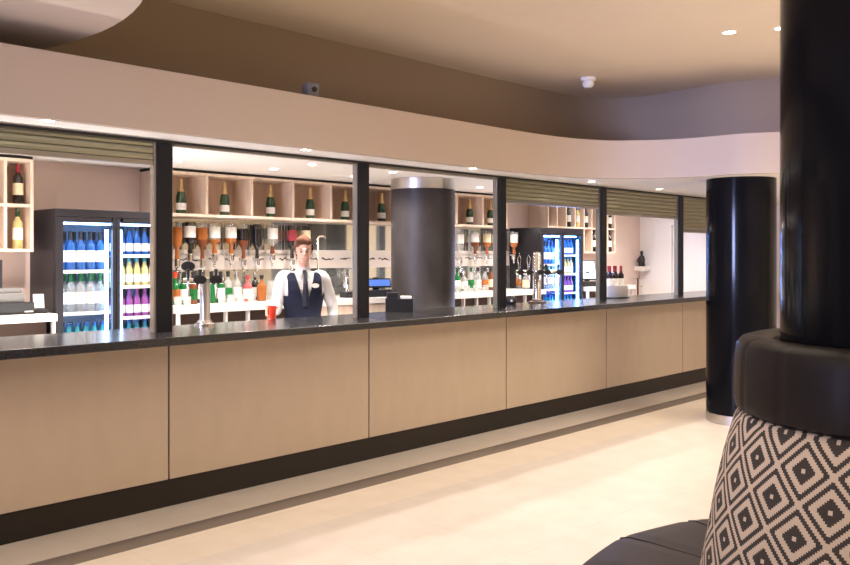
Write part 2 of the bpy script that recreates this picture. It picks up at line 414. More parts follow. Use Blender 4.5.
# ------------------------------------------------------------------ columns
def column(cx_, cy_, r, z1, label, chrome_bot=0.0, chrome_top=0.0, m='column', z0=0.0):
    t = thing('round_column', label, 'column', (cx_, cy_, z0))
    h = z1 - z0
    obj('shaft', lt([(r, chrome_bot), (r, h - chrome_top)], 96), m, t, True)
    if chrome_bot: obj('base_band', lt([(r + .003, 0), (r + .003, chrome_bot - .002), (r - .01, chrome_bot - .001)], 96), 'steel', t, True)
    if chrome_top: obj('top_band', lt([(r + .006, h - chrome_top + .001), (r + .006, h - .002)], 96), 'steel', t, True)
    return t
column(8.015, 3.545, .328, ZS + .003, 'glossy black round column with steel base band at the far end of the bar', chrome_bot=.09)
column(px(423, 5.81), 5.81, .318, ZS + .003, 'smoked grey round pillar with chrome top band behind the bar', chrome_top=.105, m='pillar')
BX, BY = 3.02, .786
column(BX, BY, .378, ZC, 'large glossy black column rising from the round booth in front')

# ------------------------------------------------------------------ round booth
t = thing('round_booth', 'round booth with black leather top ring, diamond weave back and dark seat', 'booth seat', (BX, BY, 0))
b = B()
N = 16 * 12
prof = [(.392, 1.325), (.402, 1.352), (.425, 1.364), (.47, 1.366), (.502, 1.356), (.518, 1.335), (.523, 1.30), (.526, 1.22), (.526, 1.15), (.522, 1.128), (.508, 1.117), (.392, 1.117)]
rings = []
for r, z in prof:
    row = []
    for i in range(N):
        k = (i % 12) / 12; dd = min(k, 1 - k)
        rr = r - (0.004 * max(0, 1 - dd * 14) if r > .42 else 0); zz = z - (0.003 * max(0, 1 - dd * 14) if z > 1.35 else 0)
        a = 2 * PI * (i / N) - R(2)
        row.append(b.verts.new((rr * math.cos(a), rr * math.sin(a), zz)))
    rings.append(row)
for a, c in zip(rings, rings[1:] + rings[:1]):
    for i in range(N): b.faces.new((a[i], a[(i + 1) % N], c[(i + 1) % N], c[i]))
obj('top_ring', b, 'leather', t, True)
obj('back_cushion', lt([(.40, 1.112), (.50, 1.114), (.512, 1.108), (.527, 1.08), (.56, .96), (.59, .82), (.617, .66), (.64, .54), (.655, .44), (.40, .44)], 128, close=True), 'weave', t, True)
b = B()
sr = []
for (rr, z) in [(.62, .455), (.75, .467), (.95, .467), (1.04, .463), (1.082, .450), (1.098, .42), (1.10, .37), (1.095, .33), (1.07, .30), (.62, .30)]:
    row = []
    for k in range(16):
        a0 = R(88) + k * PI / 8; a1 = a0 + PI / 8
        p0 = Vector((math.cos(a0), math.sin(a0))); p1 = Vector((math.cos(a1), math.sin(a1)))
        for j in range(8):
            f = j / 8; p = p0.lerp(p1, f); p = p.lerp(p.normalized(), .3)
            s = max(0, 1 - min(f, 1 - f) * 16)
            row.append(b.verts.new((p.x * rr, p.y * rr, z - (0.006 * s if .70 < rr and z > .40 else 0))))
    sr.append(row)
n = len(sr[0])
for a, c in zip(sr, sr[1:] + sr[:1]):
    for i in range(n): b.faces.new((a[i], a[(i + 1) % n], c[(i + 1) % n], c[i]))
obj('seat', b, 'seatleather', t, True)
for k in range(16):
    a = R(88) + k * PI / 8
    b = B(); tube(b, [(math.cos(a) * q, math.sin(a) * q, z) for q, z in ((.67, .460), (.95, .4625), (1.04, .4595), (1.085, .446), (1.099, .415), (1.10, .36))], .0028, 6)
    obj('seat_piping', b, 'black', t)
obj('seat_base', lt([(1.0, 0.0), (1.02, .30), (.45, .30), (.45, 0)], 64, close=True), 'black', t, True)

# ------------------------------------------------------------------ back bar furniture
SY = 6.52                        # front of the upper shelving
def bottle_prof(kind):
    P = {'champagne': [(.0, 0), (.040, 0), (.044, .008), (.044, .135), (.040, .165), (.027, .205), (.018, .235), (.0155, .29), (.0165, .295), (.0165, .305), (0, .308)],
         'wine': [(.0, 0), (.034, 0), (.037, .006), (.037, .185), (.034, .205), (.020, .225), (.0145, .24), (.014, .295), (.0155, .297), (.0155, .306), (0, .308)],
         'spirit': [(.0, 0), (.037, 0), (.040, .006), (.040, .155), (.036, .175), (.020, .20), (.0145, .215), (.0145, .262), (.017, .264), (.017, .285), (0, .287)],
         'square': [(.0, 0), (.041, 0), (.045, .006), (.045, .14), (.040, .155), (.018, .172), (.015, .18), (.015, .215), (.019, .217), (.019, .245), (0, .247)],
         'beer': [(.0, 0), (.028, 0), (.030, .005), (.030, .125), (.026, .145), (.013, .185), (.012, .215), (.0135, .217), (.0135, .225), (0, .226)]}
    return P[kind]
LAB = {'champagne': (.035, .095), 'wine': (.07, .16), 'spirit': (.04, .135), 'square': (.03, .12), 'beer': (.035, .10)}
CAP = {'champagne': .195, 'wine': .243, 'spirit': .235, 'square': .205, 'beer': .20}
def make_bottle(name, kind, glass, label_m, cap_m, label, cat='bottle', single=False, n=16, shoulder=None):
    P = bottle_prof(kind); rmax = max(p[0] for p in P); l0, l1 = LAB[kind]; cz = CAP[kind]
    def rad(z):
        for (a, za), (c, zc) in zip(P[1:], P[2:]):
            if za <= z <= zc: return a + (c - a) * ((z - za) / (zc - za) if zc > za else 0)
        return P[-2][0]
    capP = [(rad(cz) + .0012, cz)] + [(a + .0012, z) for a, z in P if z > cz and a > 0] + [(0, P[-1][1] + .002)]
    if single:
        b = B(); lathe(b, P, n, mi=0); lathe(b, [(rmax + .001, l0), (rmax + .001, l1)], n, mi=1, cap=False)
        lathe(b, capP, n, mi=2, cap=False)
        o = obj(name, b, [glass, label_m, cap_m], None, True); tag(o, label, cat); return o
    t = thing(name, label, cat)
    obj('glass_body', lt(P, n), glass, t, True)
    obj('bottle_label', lt([(rmax + .001, l0), (rmax + .001, l1)], n, cap=False), label_m, t, True)
    obj('bottle_cap', lt(capP, n, cap=False), cap_m, t, True)
    return t

# champagne shelving: one long open unit with dividers
SX0 = px(207, SY) - .465; SP = px(252, SY) - px(207, SY); NS = 10
ZSH0 = pz(181, 215.8, SY); ZSH1 = ZS - .022
SX1 = SX0 + SP * NS
RP = px(33, SY) - px(5, SY)
WX1 = px(33.5, SY); WX0 = WX1 - RP * 4
def cubby_unit(x0, x1, z0, z1, xs, zs, y0, y1, label, th=.022):
    t = thing('shelf_unit', label, 'shelf', (x0, y0, z0))
    W = x1 - x0; H = z1 - z0; D = y1 - y0
    obj('back_panel', bx(0.001, W - .001, D - .012, D, .001, H - .001), 'woodback', t)
    for z in [0] + [q - z0 for q in zs] + [H - th]:
        obj('shelf_board', bx(0, W, 0, D - .013, z, z + th), 'wood', t)
    lev = [0] + [q - z0 for q in zs] + [H - th]
    for x in xs:
        b = B()
        for a, c in zip(lev, lev[1:]): box(b, x - x0 - th / 2, x - x0 + th / 2, .001, D - .013, a + th + .0005, c - .0005)
        obj('divider', b, 'wood', t)
    return t
cubby_unit(SX0, SX1, ZSH0, ZSH1, [SX0 + th_ for th_ in [.011] + [SP * k for k in range(1, NS)] + [SP * NS - .011]], [], SY, YB - .001, 'long pale wood wall shelf holding the champagne bottles')
for q0, q1, l in ((-1.4, WX1, 'thin dark strip standing for the shaded gap above the left wine rack'), (SX0, SX1, 'thin dark strip standing for the shaded gap between the champagne shelf and the white ceiling')):
    tag(obj('shadow_gap', bx(q0, q1, SY + .015, YB - .002, ZSH1 + .001, ZS), 'void'), l, 'trim')  # dark filler, paints the shade in the gap under the ceiling
cp = make_bottle('champagne_bottle', 'champagne', 'green', 'label', 'gold', '', 'champagne bottle')
cps = [(181, 'leftmost champagne bottle, right of the first black post'), (224.5, 'second champagne bottle from the left on the upper shelf'),
       (270.5, 'champagne bottle on the upper shelf, left of the barman\'s head'), (310, 'champagne bottle on the upper shelf directly above the barman'),
       (345, 'champagne bottle on the upper shelf just left of the second black post'), (381.5, 'champagne bottle between the second post and the smoked pillar'),
       (469.5, 'champagne bottle just right of the smoked pillar'), (490.5, 'champagne bottle cut off by the third black post')]
for i, (x, l) in enumerate(cps):
    Y = SY + .12; loc = (px(x, Y), Y, ZSH0 + .0225)
    if i == 0: cp.location = loc; cp['label'] = l; cp['group'] = 'champagne bottles on the upper shelf'
    else: dup(cp, loc, 0, l, 'champagne bottles on the upper shelf')

# wine racks left and right
zr = [ZSH1 - .362, ZSH1 - .70]
cubby_unit(WX0, WX1, zr[1], ZSH1, [WX0 + .011] + [WX1 - RP * k for k in (3, 2, 1)] + [WX1 - .011], [zr[0]], SY, YB - .001, 'pale wood wine rack on the wall left of the left fridge')
RX0 = px(548, SY); RXm = px(584, SY); RX1 = px(615.5, SY)
cubby_unit(RX0, RXm - .001, zr[0], ZSH1, [RX0 + .011, RX0 + (RXm - RX0) * .25, RX0 + (RXm - RX0) * .5, RX0 + (RXm - RX0) * .75], [], SY, YB - .001, 'single row pale wood rack above the right fridge')
cubby_unit(RXm, RX1, zr[1], ZSH1, [RXm + .011] + [RXm + (RX1 - RXm) * k / 4 for k in (1, 2, 3)] + [RX1 - .011], [zr[0]], SY, YB - .001, 'two row pale wood wine rack right of the right fridge')
wb = make_bottle('wine_bottle', 'wine', 'darkglass', 'cream', 'red', 'dark red wine bottle with cream label in the upper left rack', 'wine bottle')
wb.location = (px(18, SY + .1), SY + .1, zr[0] + .0225)
ww = make_bottle('wine_bottle', 'wine', 'paleamber', 'label', 'green', 'pale white wine bottle below the red one in the left rack', 'wine bottle')
ww.location = (px(17.5, SY + .1), SY + .1, zr[1] + .0225)
wb2 = make_bottle('wine_bottle', 'wine', 'darkglass', 'label', 'black', '', 'wine bottle'); c1 = (RXm - RX0) / 4; c2 = (RX1 - RXm) / 4
for k, (x, z, l) in enumerate([(RX0 + 2.5 * c1, zr[0], 'dark wine bottle in the rack above the right fridge'), (RXm + .5 * c2, zr[0], 'dark wine bottle in the top row beside the right fridge'),
                  (RXm + 1.5 * c2, zr[1], 'dark wine bottle in the lower row, left of the fourth post'), (RXm + 3.5 * c2, zr[1], 'dark wine bottle in the last lower cubby of the right rack'),
                  (RXm + 3.5 * c2, zr[0], 'dark wine bottle in the last top cubby of the right rack')]):
    loc = (x, SY + .043, z + .0225)
    if k == 0: wb2.location = loc; wb2['label'] = l
    else: dup(wb2, loc, 0, l)
ww2 = dup(ww, (RX0 + 3.5 * c1, SY + .043, zr[0] + .0225), 0, 'pale wine bottle in the rack above the right fridge')

# back counter
CY = 6.24; ZB = 1.205
def back_counter(x0, x1, label, step=.225, solid=False):
    t = thing('back_counter', label, 'counter', (x0, CY, 0))
    W = x1 - x0; D = YB - .002 - CY
    obj('worktop', bx(0, W, 0, D, ZB - .055, ZB, bev=.003), 'whitetop', t)
    b = B(); box(b, 0, W, D * .35, D, 0, ZB - .056); box(b, 0, W, .03, D * .35, .0, .1)
    obj('carcass', b, 'brown', t)
    if solid: obj('door_front', bx(0, W, .012, .03, .1, ZB - .057), 'wood', t)
    else:
        k = 0; x = .01
        while x < W:
            obj('upright', bx(x - .01, x + .01, .02, .06, .101, ZB - .057), 'whitetop', t); x += step; k += 1
    return t
fxa = px(55.5, 6.33)
back_counter(-1.2, fxa - .02, 'white back counter left of the left fridge, under the till', .45)
back_counter(fxa + .965, px(322, CY), 'white back counter with open bays behind the beer font and barman')
back_counter(px(322, CY) + .002, px(392, CY), 'white back counter with pale solid fronts to the right of the barman', solid=True)
fxb = px(541, 6.33)
back_counter(px(392, CY) + .002, fxb - .01, 'white back counter with open bays behind the smoked pillar')
back_counter(fxb + .965, RX1 + .1, 'white back counter right of the right fridge')

# mirror and its frosted band
mx0, mx1 = fxa + .96, fxb - .012
tm = thing('bar_mirror', 'long wall mirror with a frosted scrawled band behind the spirits', 'mirror', (mx0, YB - .001, ZB + .002))
obj('mirror_glass', bx(0, mx1 - mx0, -.011, 0, 0, ZSH0 - ZB - .005), 'mirror', tm)
zb0, zb1 = pz(300, 268.5, YB - .015), pz(300, 250, YB - .015)
fb = obj('frosted_band', bx(0, mx1 - mx0, -.0012, .001, 0, zb1 - zb0), 'band', tm, loc=(0, -.0135, zb0 - ZB - .002))
x = .1
mb = B()
while x < mx1 - mx0 - .2:
    wd = random.uniform(.05, .16); zc = (zb1 - zb0) * .52
    n = random.randint(4, 7); pts = [(x + wd * k / n, -.003, zc + random.uniform(-.010, .010) + .006 * math.sin(k * 2.2)) for k in range(n + 1)]
    tube(mb, pts, [random.uniform(.003, .010) for _ in pts], 5); x += wd + random.uniform(.02, .10)
obj('scrawled_marks', mb, 'black', fb)

# ------------------------------------------------------------------ fridges
def fridge(x0, label, led='led'):
    t = thing('bottle_fridge', label, 'fridge', (x0, 6.33, 0))
    W, D, H = .94, YB - .01 - 6.33, 1.99
    b = B(); box(b, 0, .04, .04, D, 0, H); box(b, W - .04, W, .04, D, 0, H); box(b, .04, W - .04, .04, D, H - .09, H)
    box(b, .04, W - .04, .04, D, 0, .3)
    obj('cabinet', b, 'fridge', t)
    obj('liner', bx(.041, W - .041, D - .02, D - .001, .301, H - .091), 'fridgein', t)
    obj('header', bx(0, W, 0, .039, H - .058, H, bev=.003), 'fridge', t)
    for k in (0, 1):
        dx = .003 + k * (W / 2); wd = W / 2 - .006
        dr = obj('door', (lambda b: (box(b, dx, dx + (.055 if k == 0 else .03), 0, .036, .31, H - .06), box(b, dx + wd - (.025 if k == 0 else .05), dx + wd, 0, .036, .31, H - .06),
                 box(b, dx + .055, dx + wd - .035, 0, .036, .31, .37), box(b, dx + .055, dx + wd - .035, 0, .036, H - .10, H - .06), b)[-1])(B()), 'fridge', t)
        obj('pane', bx(dx + .03, dx + wd - .025, .014, .020, .37, H - .10), 'pane', dr)
        obj('light_tube', bx(dx + wd - .062, dx + wd - .040, .045, .065, .33, H - .15), led, t)
        obj('light_tube', bx(dx + .058, dx + .066, .045, .060, .33, H - .15), led, t)
    obj('light_tube', bx(.08, W - .08, .06, .08, H - .115, H - .095), led, t)
    return t
def fridge_stock(x0, where, froot):
    W = .94; rows = [[(.885, 'beer'), (1.19, 'wine'), (1.515, 'wine')], [(.885, 'beer'), (1.135, 'beer'), (1.385, 'beer'), (1.635, 'beer')]]
    tn = {0: ['teal', 'clear', 'blue'], 1: ['teal', 'purple', 'paleamber', 'blue']}
    for k in (0, 1):
        dn = 'left' if k == 0 else 'right'
        for ri, (z, kind) in enumerate(rows[k]):
            sx, sz = .045 + k * .43, z - .012
            sh = obj('fridge_shelf', bx(sx, sx + .42, .08, .44, sz + .004, sz + .011), 'fridgein', froot)
            obj('front_rail', bx(sx, sx + .42, .072, .079, sz - .004, sz + .022), 'whitetop', sh)
            glass = tn[k][ri]
            pro = make_bottle('fridge_bottle', kind, glass, 'label', {'teal': 'blue', 'clear': 'brightgreen', 'blue': 'black', 'purple': 'purple', 'paleamber': 'teal'}[glass], '', 'bottle', single=True, n=12)
            lab = f'bottle standing on the {["lowest", "second", "third", "top"][ri] if k else ["lowest", "middle", "top"][ri]} visible shelf behind the {dn} door of the {where} fridge'
            pitch = .066 if kind == 'beer' else .078; n = int(.40 / pitch)
            for row, yy in ((0, 6.46), (1, 6.58)):
                for j in range(n):
                    loc = (x0 + .085 + k * .42 + j * pitch, yy, z + .0005)
                    if j == 0 and row == 0: o = pro; o.location = loc; o['label'] = lab; o['group'] = f'{["lower","middle","upper","top"][ri]} shelf bottles, {dn} door, {where} fridge'
                    else:
                        o = pro.copy(); C.objects.link(o); o.location = loc
fr1 = fridge(fxa, 'black two door glass bottle fridge at the left, beside the wine rack'); fridge_stock(fxa, 'left', fr1)
fr2 = fridge(fxb, 'black two door glass bottle fridge glowing blue behind the second beer font', 'ledblue'); fridge_stock(fxb, 'right', fr2)

# ------------------------------------------------------------------ spirits on optics
OY = YB - .095
def optic(x, kind, glass, lab_m, label, ztop=None, cap='chrome'):
    OY = 6.69 if x == 514 else YB - .095
    X = px(x, OY); H = bottle_prof(kind)[-1][1]; zt = 1.935
    t = thing('optic_bottle', label, 'spirit bottle', (X, OY, zt), 0, 'upside down bottles on optics')
    T = Matrix.Rotation(PI, 4, 'X')
    P = [(r, z) for r, z in bottle_prof(kind)]; rm = max(p[0] for p in P); l0, l1 = LAB[kind]
    g_ = B(); lathe(g_, P, 18, T=T)
    sz = -.055 - .05 * ((x * 7) % 3)
    bmesh.ops.bisect_plane(g_, geom=g_.verts[:] + g_.edges[:] + g_.faces[:], plane_co=(0, 0, sz), plane_no=(0, 0, 1))
    for f_ in g_.faces: f_.material_index = 1 if f_.calc_center_median().z > sz else 0
    obj('glass_body', g_, [glass, 'clear' if 'dark' not in glass else glass], t, True)
    obj('bottle_label', lt([(rm + .001, l0), (rm + .001, l1)], 18, cap=False, T=T), lab_m, t, True)
    b = B(); lathe(b, [(.024, -H - .002), (.026, -H - .02), (.026, -H - .055), (.012, -H - .07), (.010, -H - .105), (.0, -H - .106)], 14)
    obj('optic_measure', b, 'chrome' if cap == 'chrome' else cap, t, True)
    b = B(); tube(b, [(0, .055, -H - .01), (0, .03, -H - .01)], .008); tube(b, [(-.043, .012, -H + .02), (-.043, .05, -H + .02), (-.043, .05, .01), (.043, .05, .01), (.043, .05, -H + .02), (.043, .012, -H + .02)], .004, 6)
    obj('bracket', b, 'steel', t)
    t.scale = (1.15, 1.15, 1.15)
    return t
for a in [(177, 'spirit', 'amber', 'amber', 'amber spirit bottle upside down on an optic, next to the first black post'),
          (190, 'square', 'darkglass', 'label', 'dark upside down bottle with white label above the left beer font'),
          (202.3, 'spirit', 'brownspirit', 'amber', 'brown upside down spirit bottle between the dark and orange ones'),
          (214.5, 'square', 'amber', 'label', 'orange upside down spirit bottle with tall white label'),
          (231, 'square', 'amber', 'label', 'orange upside down bottle with white label, third orange one from left'),
          (243.5, 'spirit', 'brownspirit', 'darkglass', 'slim dark brown upside down bottle left of the arched frame'),
          (257, 'spirit', 'darkglass', 'darkglass', 'black upside down bottle in a chrome arched bracket'),
          (272.5, 'square', 'brownspirit', 'label', 'dark upside down bottle with white label left of the barman'),
          (292, 'spirit', 'darkglass', 'red', 'black upside down bottle with red label behind the barman\'s head'),
          (306, 'spirit', 'darkglass', 'cream', 'black upside down bottle with cream label above the barman\'s shoulder'),
          (460, 'spirit', 'clear', 'label', 'clear upside down bottle just right of the smoked pillar'),
          (475, 'square', 'brownspirit', 'label', 'brown upside down bottle with white label right of the pillar'),
          (487, 'square', 'amber', 'cream', 'orange upside down bottle with cream label left of the third post'),
          (514, 'square', 'amber', 'label', 'orange upside down bottle with white label right of the third post')]:
    optic(*a)
tag(obj('optic_rail', bx(mx0 + .05, mx0 + 1.85, YB - .022, YB - .0165, 1.64, 1.655), 'steel'), 'steel optic rail on the mirror left of and behind the barman', 'rail')
tag(obj('optic_rail', bx(px(452, YB), mx1 - .05, YB - .022, YB - .0165, 1.64, 1.655), 'steel'), 'steel optic rail on the mirror right of the pillar', 'rail')

# bottles standing on the back counter
def stand(x, kind, glass, lab, cap, label, Y=6.62, s=1.0):
    o = make_bottle('spirit_bottle', kind, glass, lab, cap, label, 'spirit bottle')
    if x == 526: Y = 6.42
    o.location = (px(x, Y), Y, ZB + .0005); o.scale = (s, s, s); return o
for a in [(175.3, 'spirit', 'brightgreen', 'amber', 'brightred', 'green bottle with orange label at the foot of the first post'),
          (184, 'spirit', 'brightgreen', 'label', 'black', 'green bottle with white label below the left dark optic'),
          (193, 'spirit', 'brownspirit', 'brightgreen', 'black', 'brown bottle with green label on the back counter'),
          (211.3, 'spirit', 'brightgreen', 'brightgreen', 'black', 'plain bright green bottle right of the left beer font'),
          (220.5, 'spirit', 'brightgreen', 'label', 'black', 'green bottle with white label, second right of the left beer font'),
          (228, 'spirit', 'clear', 'brightgreen', 'black', 'clear bottle with green label on the back counter'),
          (237, 'spirit', 'clear', 'label', 'chrome', 'clear bottle with white label left of the rose bottle'),
          (247.5, 'square', 'pinkspirit', 'label', 'red', 'rose coloured bottle with large white label on the back counter'),
          (261.5, 'square', 'amber', 'amber', 'black', 'small orange spirit bottle left of the glass jug'),
          (457, 'spirit', 'brightgreen', 'label', 'green', 'green bottle with pale label just right of the pillar'),
          (464, 'square', 'clear', 'label', 'chrome', 'squat clear bottle right of the green one'),
          (471, 'spirit', 'clear', 'brightgreen', 'brightgreen', 'clear bottle with green label and cap right of the pillar'),
          (478, 'spirit', 'clear', 'label', 'black', 'clear bottle with white label and black cap, middle hatch'),
          (485, 'spirit', 'clear', 'amber', 'black', 'clear bottle with amber label near the third post'),
          (491, 'spirit', 'brownspirit', 'cream', 'black', 'brown bottle with cream label beside the third post'),
          (519, 'spirit', 'clear', 'amber', 'black', 'clear bottle with amber label right of the third post'),
          (526, 'square', 'clear', 'cream', 'black', 'squat clear bottle with cream label behind the second beer font')]:
    stand(*a)
# second row behind
for i, (x, g_, l_) in enumerate([(180, 'clear', 'clear bottle in the back row beside the green pair'), (199, 'darkglass', 'dark bottle in the back row behind the left beer font'),
                  (223, 'darkglass', 'dark bottle in the back row behind the green bottles'), (255, 'darkglass', 'dark bottle in the back row right of the rose bottle'),
                  (461, 'darkglass', 'dark bottle in the back row right of the pillar'), (475, 'clear', 'clear bottle in the back row right of the pillar'), (488, 'darkglass', 'dark bottle in the back row beside the third post')]):
    stand(x, 'spirit', g_, 'label', 'chrome', l_, Y=YB - .11, s=.94)
# pump dispensers and glass jugs on the counter
def jug(x, label, Y=6.5):
    t = thing('glass_jug', label, 'jug', (px(x, Y), Y, ZB + .0005), R(30))
    obj('jug_body', lt([(.0, 0), (.045, 0), (.05, .01), (.052, .06), (.044, .13), (.046, .17), (.05, .185), (.047, .185), (.042, .13), (.048, .06), (.045, .012), (0, .01)], 20, cap=False), 'clear', t, True)
    obj('jug_handle', tube(B(), [(.043, 0, .16), (.075, 0, .16), (.085, 0, .12), (.078, 0, .07), (.049, 0, .05)], .006), 'clear', t, True)
jug(272, 'clear glass jug on the back counter right of the orange bottle', 6.68); jug(281, 'clear glass jug beside the barman\'s raised sleeve', 6.40)

# tumblers in front of the bottles
tb = lt([(0, 0), (.028, 0), (.031, .004), (.036, .085), (.0335, .085), (.029, .012), (0, .01)], 18, cap=False)
tb = tag(obj('glass_tumbler', tb, 'clear', None, True), 'clear glass tumbler on the white back counter in front of the spirit bottles', 'glass', 'clear tumblers on the back counter')
for i, x in enumerate((178, 187, 222, 231, 241, 252, 458, 467, 476, 486)):
    o = tb if i == 0 else tb.copy()
    if i: C.objects.link(o)
    o.location = (px(x, 6.34), 6.34, ZB + .0005)

# water tap behind the barman
Y = 6.6; X = px(318, Y)
t = thing('swan_neck_tap', 'tall chrome swan neck tap behind the barman\'s shoulder', 'tap', (X, Y, ZB))
zt = pz(318, 236, Y) - ZB
b = B(); lathe(b, [(.026, 0), (.026, .015), (.014, .03), (0, .03)], 16); obj('tap_base', b, 'chrome', t, True)
obj('spout', tube(B(), [(0, 0, .02), (0, 0, zt - .02), (.012, -.004, zt - .004), (.04, -.012, zt), (.065, -.02, zt - .006), (.07, -.022, zt - .03)], .010), 'chrome', t, True)
# blue lit till right of the barman
def till(x, Y, z, w, label, rz, scr='screen', h=.24):
    t = thing('till', label, 'till', (px(x, Y), Y, z + .0005), rz)
    b = bx(-w / 2, w / 2, -.10, .12, 0, .07, bev=.006); obj('till_base', b, 'black', t)
    T = Matrix.Translation((0, .0, .072)) @ Matrix.Rotation(R(-18), 4, 'X')
    obj('stem', bx(-.03, .03, .02, .06, .06, .20), 'black', t)
    obj('monitor', bx(-w * .48, w * .48, -.012, .012, .02, h, bev=.004, T=T), 'black', t)
    obj('screen', bx(-w * .44, w * .44, -.0145, -.0125, .035, h - .015, T=T), scr, t)
    return t
till(377, 6.46, ZB, .34, 'dark till with a blue lit screen left of the pillar', R(-20), h=.12)
till(588.5, 6.46, ZB, .30, 'black till with a pale screen right of the right fridge', R(-25), 'screenwhite', .30)
t = thing('coffee_grinder', 'small dark dispenser with chrome spout left of the blue till', 'dispenser', (px(347, 6.5), 6.5, ZB + .0005))
obj('housing', bx(-.05, .05, -.06, .06, 0, .06, bev=.008), 'black', t); obj('upright', lt([(.02, .06), (.02, .2), (.026, .21), (0, .215)], 14), 'chrome', t, True)
# left till kit
t = thing('receipt_printer', 'black till drawer with receipt printer at the left edge', 'till', (px(14, 6.48), 6.48, ZB + .0005))
obj('cash_drawer', bx(-.30, .10, -.13, .17, 0, .085, bev=.005), 'black', t)
obj('printer', (lambda b: (box(b, -.2, .06, -.05, .14, .0855, .155, bev=.008), box(b, -.18, .05, -.035, .13, .1555, .19, bev=.012), b)[-1])(B()), 'grey', t)
obj('drawer_badge', bx(.03, .09, -.1325, -.1302, .015, .024), 'label', t)
obj('monitor', bx(-.32, -.09, -.03, .0, .195, .40, bev=.004, T=Matrix.Rotation(R(0), 4, 'X')), 'black', t)
X = px(38, 6.42)
t = thing('card_reader', 'small card reader with pale tilted screen left of the fridge', 'card reader', (X, 6.40, ZB + .0005), R(-15))
T = Matrix.Translation((0, 0, .02)) @ Matrix.Rotation(R(-28), 4, 'X')
obj('reader_base', bx(-.045, .055, -.04, .06, 0, .028, bev=.004), 'black', t)
obj('reader_body', bx(-.04, .04, -.010, .012, .01, .135, bev=.005, T=T), 'grey', t)
obj('reader_screen', bx(-.034, .034, -.0125, -.0105, .02, .125, T=T), 'label', t)

# ------------------------------------------------------------------ things on the front worktop
def badge(b, x, z, r=.036, y=-.03):
    lathe(b, [(0, 0), (r, 0), (r, .012), (0, .014)], 20, T=Matrix.Translation((x, y, z)) @ Matrix.Rotation(R(90), 4, 'X') @ Matrix.Diagonal((1.15, .82, 1, 1)))
def face(t, x, z, y, r=.036):
    b = B(); badge(b, x, z, r, y); d = obj('tap_badge', b, 'black', t, True)
    b = B(); badge(b, x, z, r * .78, y - .013); obj('badge_face', b, 'void', d, True)
Y = 5.25
t = thing('beer_font', 'chrome beer font with round black badges, left end of the bar', 'beer tap', (px(205, Y), Y, ZT + .0005), R(-30))
obj('base_plate', lt([(.075, 0), (.075, .012), (.05, .022), (.046, .035), (0, .035)], 28), 'chrome', t, True)
obj('font_column', lt([(.040, .03), (.036, .05), (.036, .30), (.040, .31), (.040, .335), (.0, .34)], 28), 'steel', t, True)
b = B(); tube(b, [(-.15, 0, .315), (.13, 0, .315)], .020, 14); obj('cross_bar', b, 'chrome', t, True)
face(t, -.035, .325, -.045, .040); face(t, .075, .325, -.035, .040)
for x in (-.115, -.035, .075):
    b = B(); tube(b, [(x, -.01, .31), (x, -.05, .30), (x, -.055, .25), (x, -.055, .205)], [.010, .010, .009, .007], 10); tp = obj('tap_nozzle', b, 'chrome', t, True)
    b = B(); tube(b, [(x, -.045, .33), (x, -.045, .355), (x, -.06, .40)], [.008, .010, .013], 10); obj('tap_handle', b, 'black', t, True)
b = B(); tube(b, [(-.115, 0, .32), (-.115, 0, .40)], .012, 10); obj('badge_stalk', b, 'steel', t, True)
face(t, -.115, .42, -.025, .042)

Y = 5.28
t = thing('beer_font', 'tall chrome beer font with looped handles, in front of the right fridge', 'beer tap', (px(537, Y), Y, ZT + .0005), R(-35))
obj('base_plate', lt([(.095, 0), (.095, .012), (.06, .02), (.055, .03), (0, .03)], 28), 'brown', t, True)
obj('font_column', lt([(.048, .03), (.044, .05), (.044, .30), (.050, .31), (.050, .34), (.044, .36), (.044, .50), (.036, .53), (.0, .535)], 28), 'chrome', t, True)
b = B(); tube(b, [(-.23, 0, .32), (.25, 0, .32)], .024, 14); obj('cross_bar', b, 'chrome', t, True)
for i, x in enumerate((-.20, -.10, .02, .09, .22)):
    b = B(); tube(b, [(x, -.01, .32), (x, -.055, .31), (x, -.06, .26), (x, -.06, .21)], [.012, .011, .010, .007], 10); obj('tap_nozzle', b, 'chrome', t, True)
    if i < 2:
        b = B(); tube(b, [(x, -.02, .33), (x - .008, -.025, .38), (x - .02, -.03, .46), (x, -.03, .50), (x + .02, -.03, .46), (x + .008, -.025, .38), (x, -.02, .335)], .006, 8); obj('loop_handle', b, 'chrome', t, True)
    else:
        b = B(); tube(b, [(x, -.02, .335), (x, -.025, .37), (x, -.03, .40)], [.009, .012, .015], 10); obj('tap_handle', b, 'black', t, True)
    face(t, x, .32, -.065, .034)

# black caddy
Y = 5.26
t = thing('napkin_caddy', 'black bar caddy with napkins and straws in front of the smoked pillar', 'caddy', (px(399, Y + .05), Y + .05, ZT + .0005), R(-42))
b = B()
for q in ((-.12, .12, -.08, -.074, 0, .115), (-.12, .12, .074, .08, 0, .115), (-.12, -.114, -.074, .074, 0, .115), (.114, .12, -.074, .074, 0, .115), (-.114, .114, -.074, .074, 0, .006), (-.003, .003, -.074, .074, .006, .112)): box(b, *q)
obj('tray', b, 'black', t)
obj('napkins', bx(.012, .108, -.06, .06, .0065, .135, bev=.004), 'label', t)
obj('straw_box', bx(-.108, -.01, -.06, .06, .0065, .17, bev=.004), 'black', t)
for k in range(6):
    obj('straw', tube(B(), [(-.095 + k * .014, -.03 + .012 * (k % 3), .1705), (-.10 + k * .016, -.035 + .014 * (k % 3), .205)], .003, 6), 'black', t)
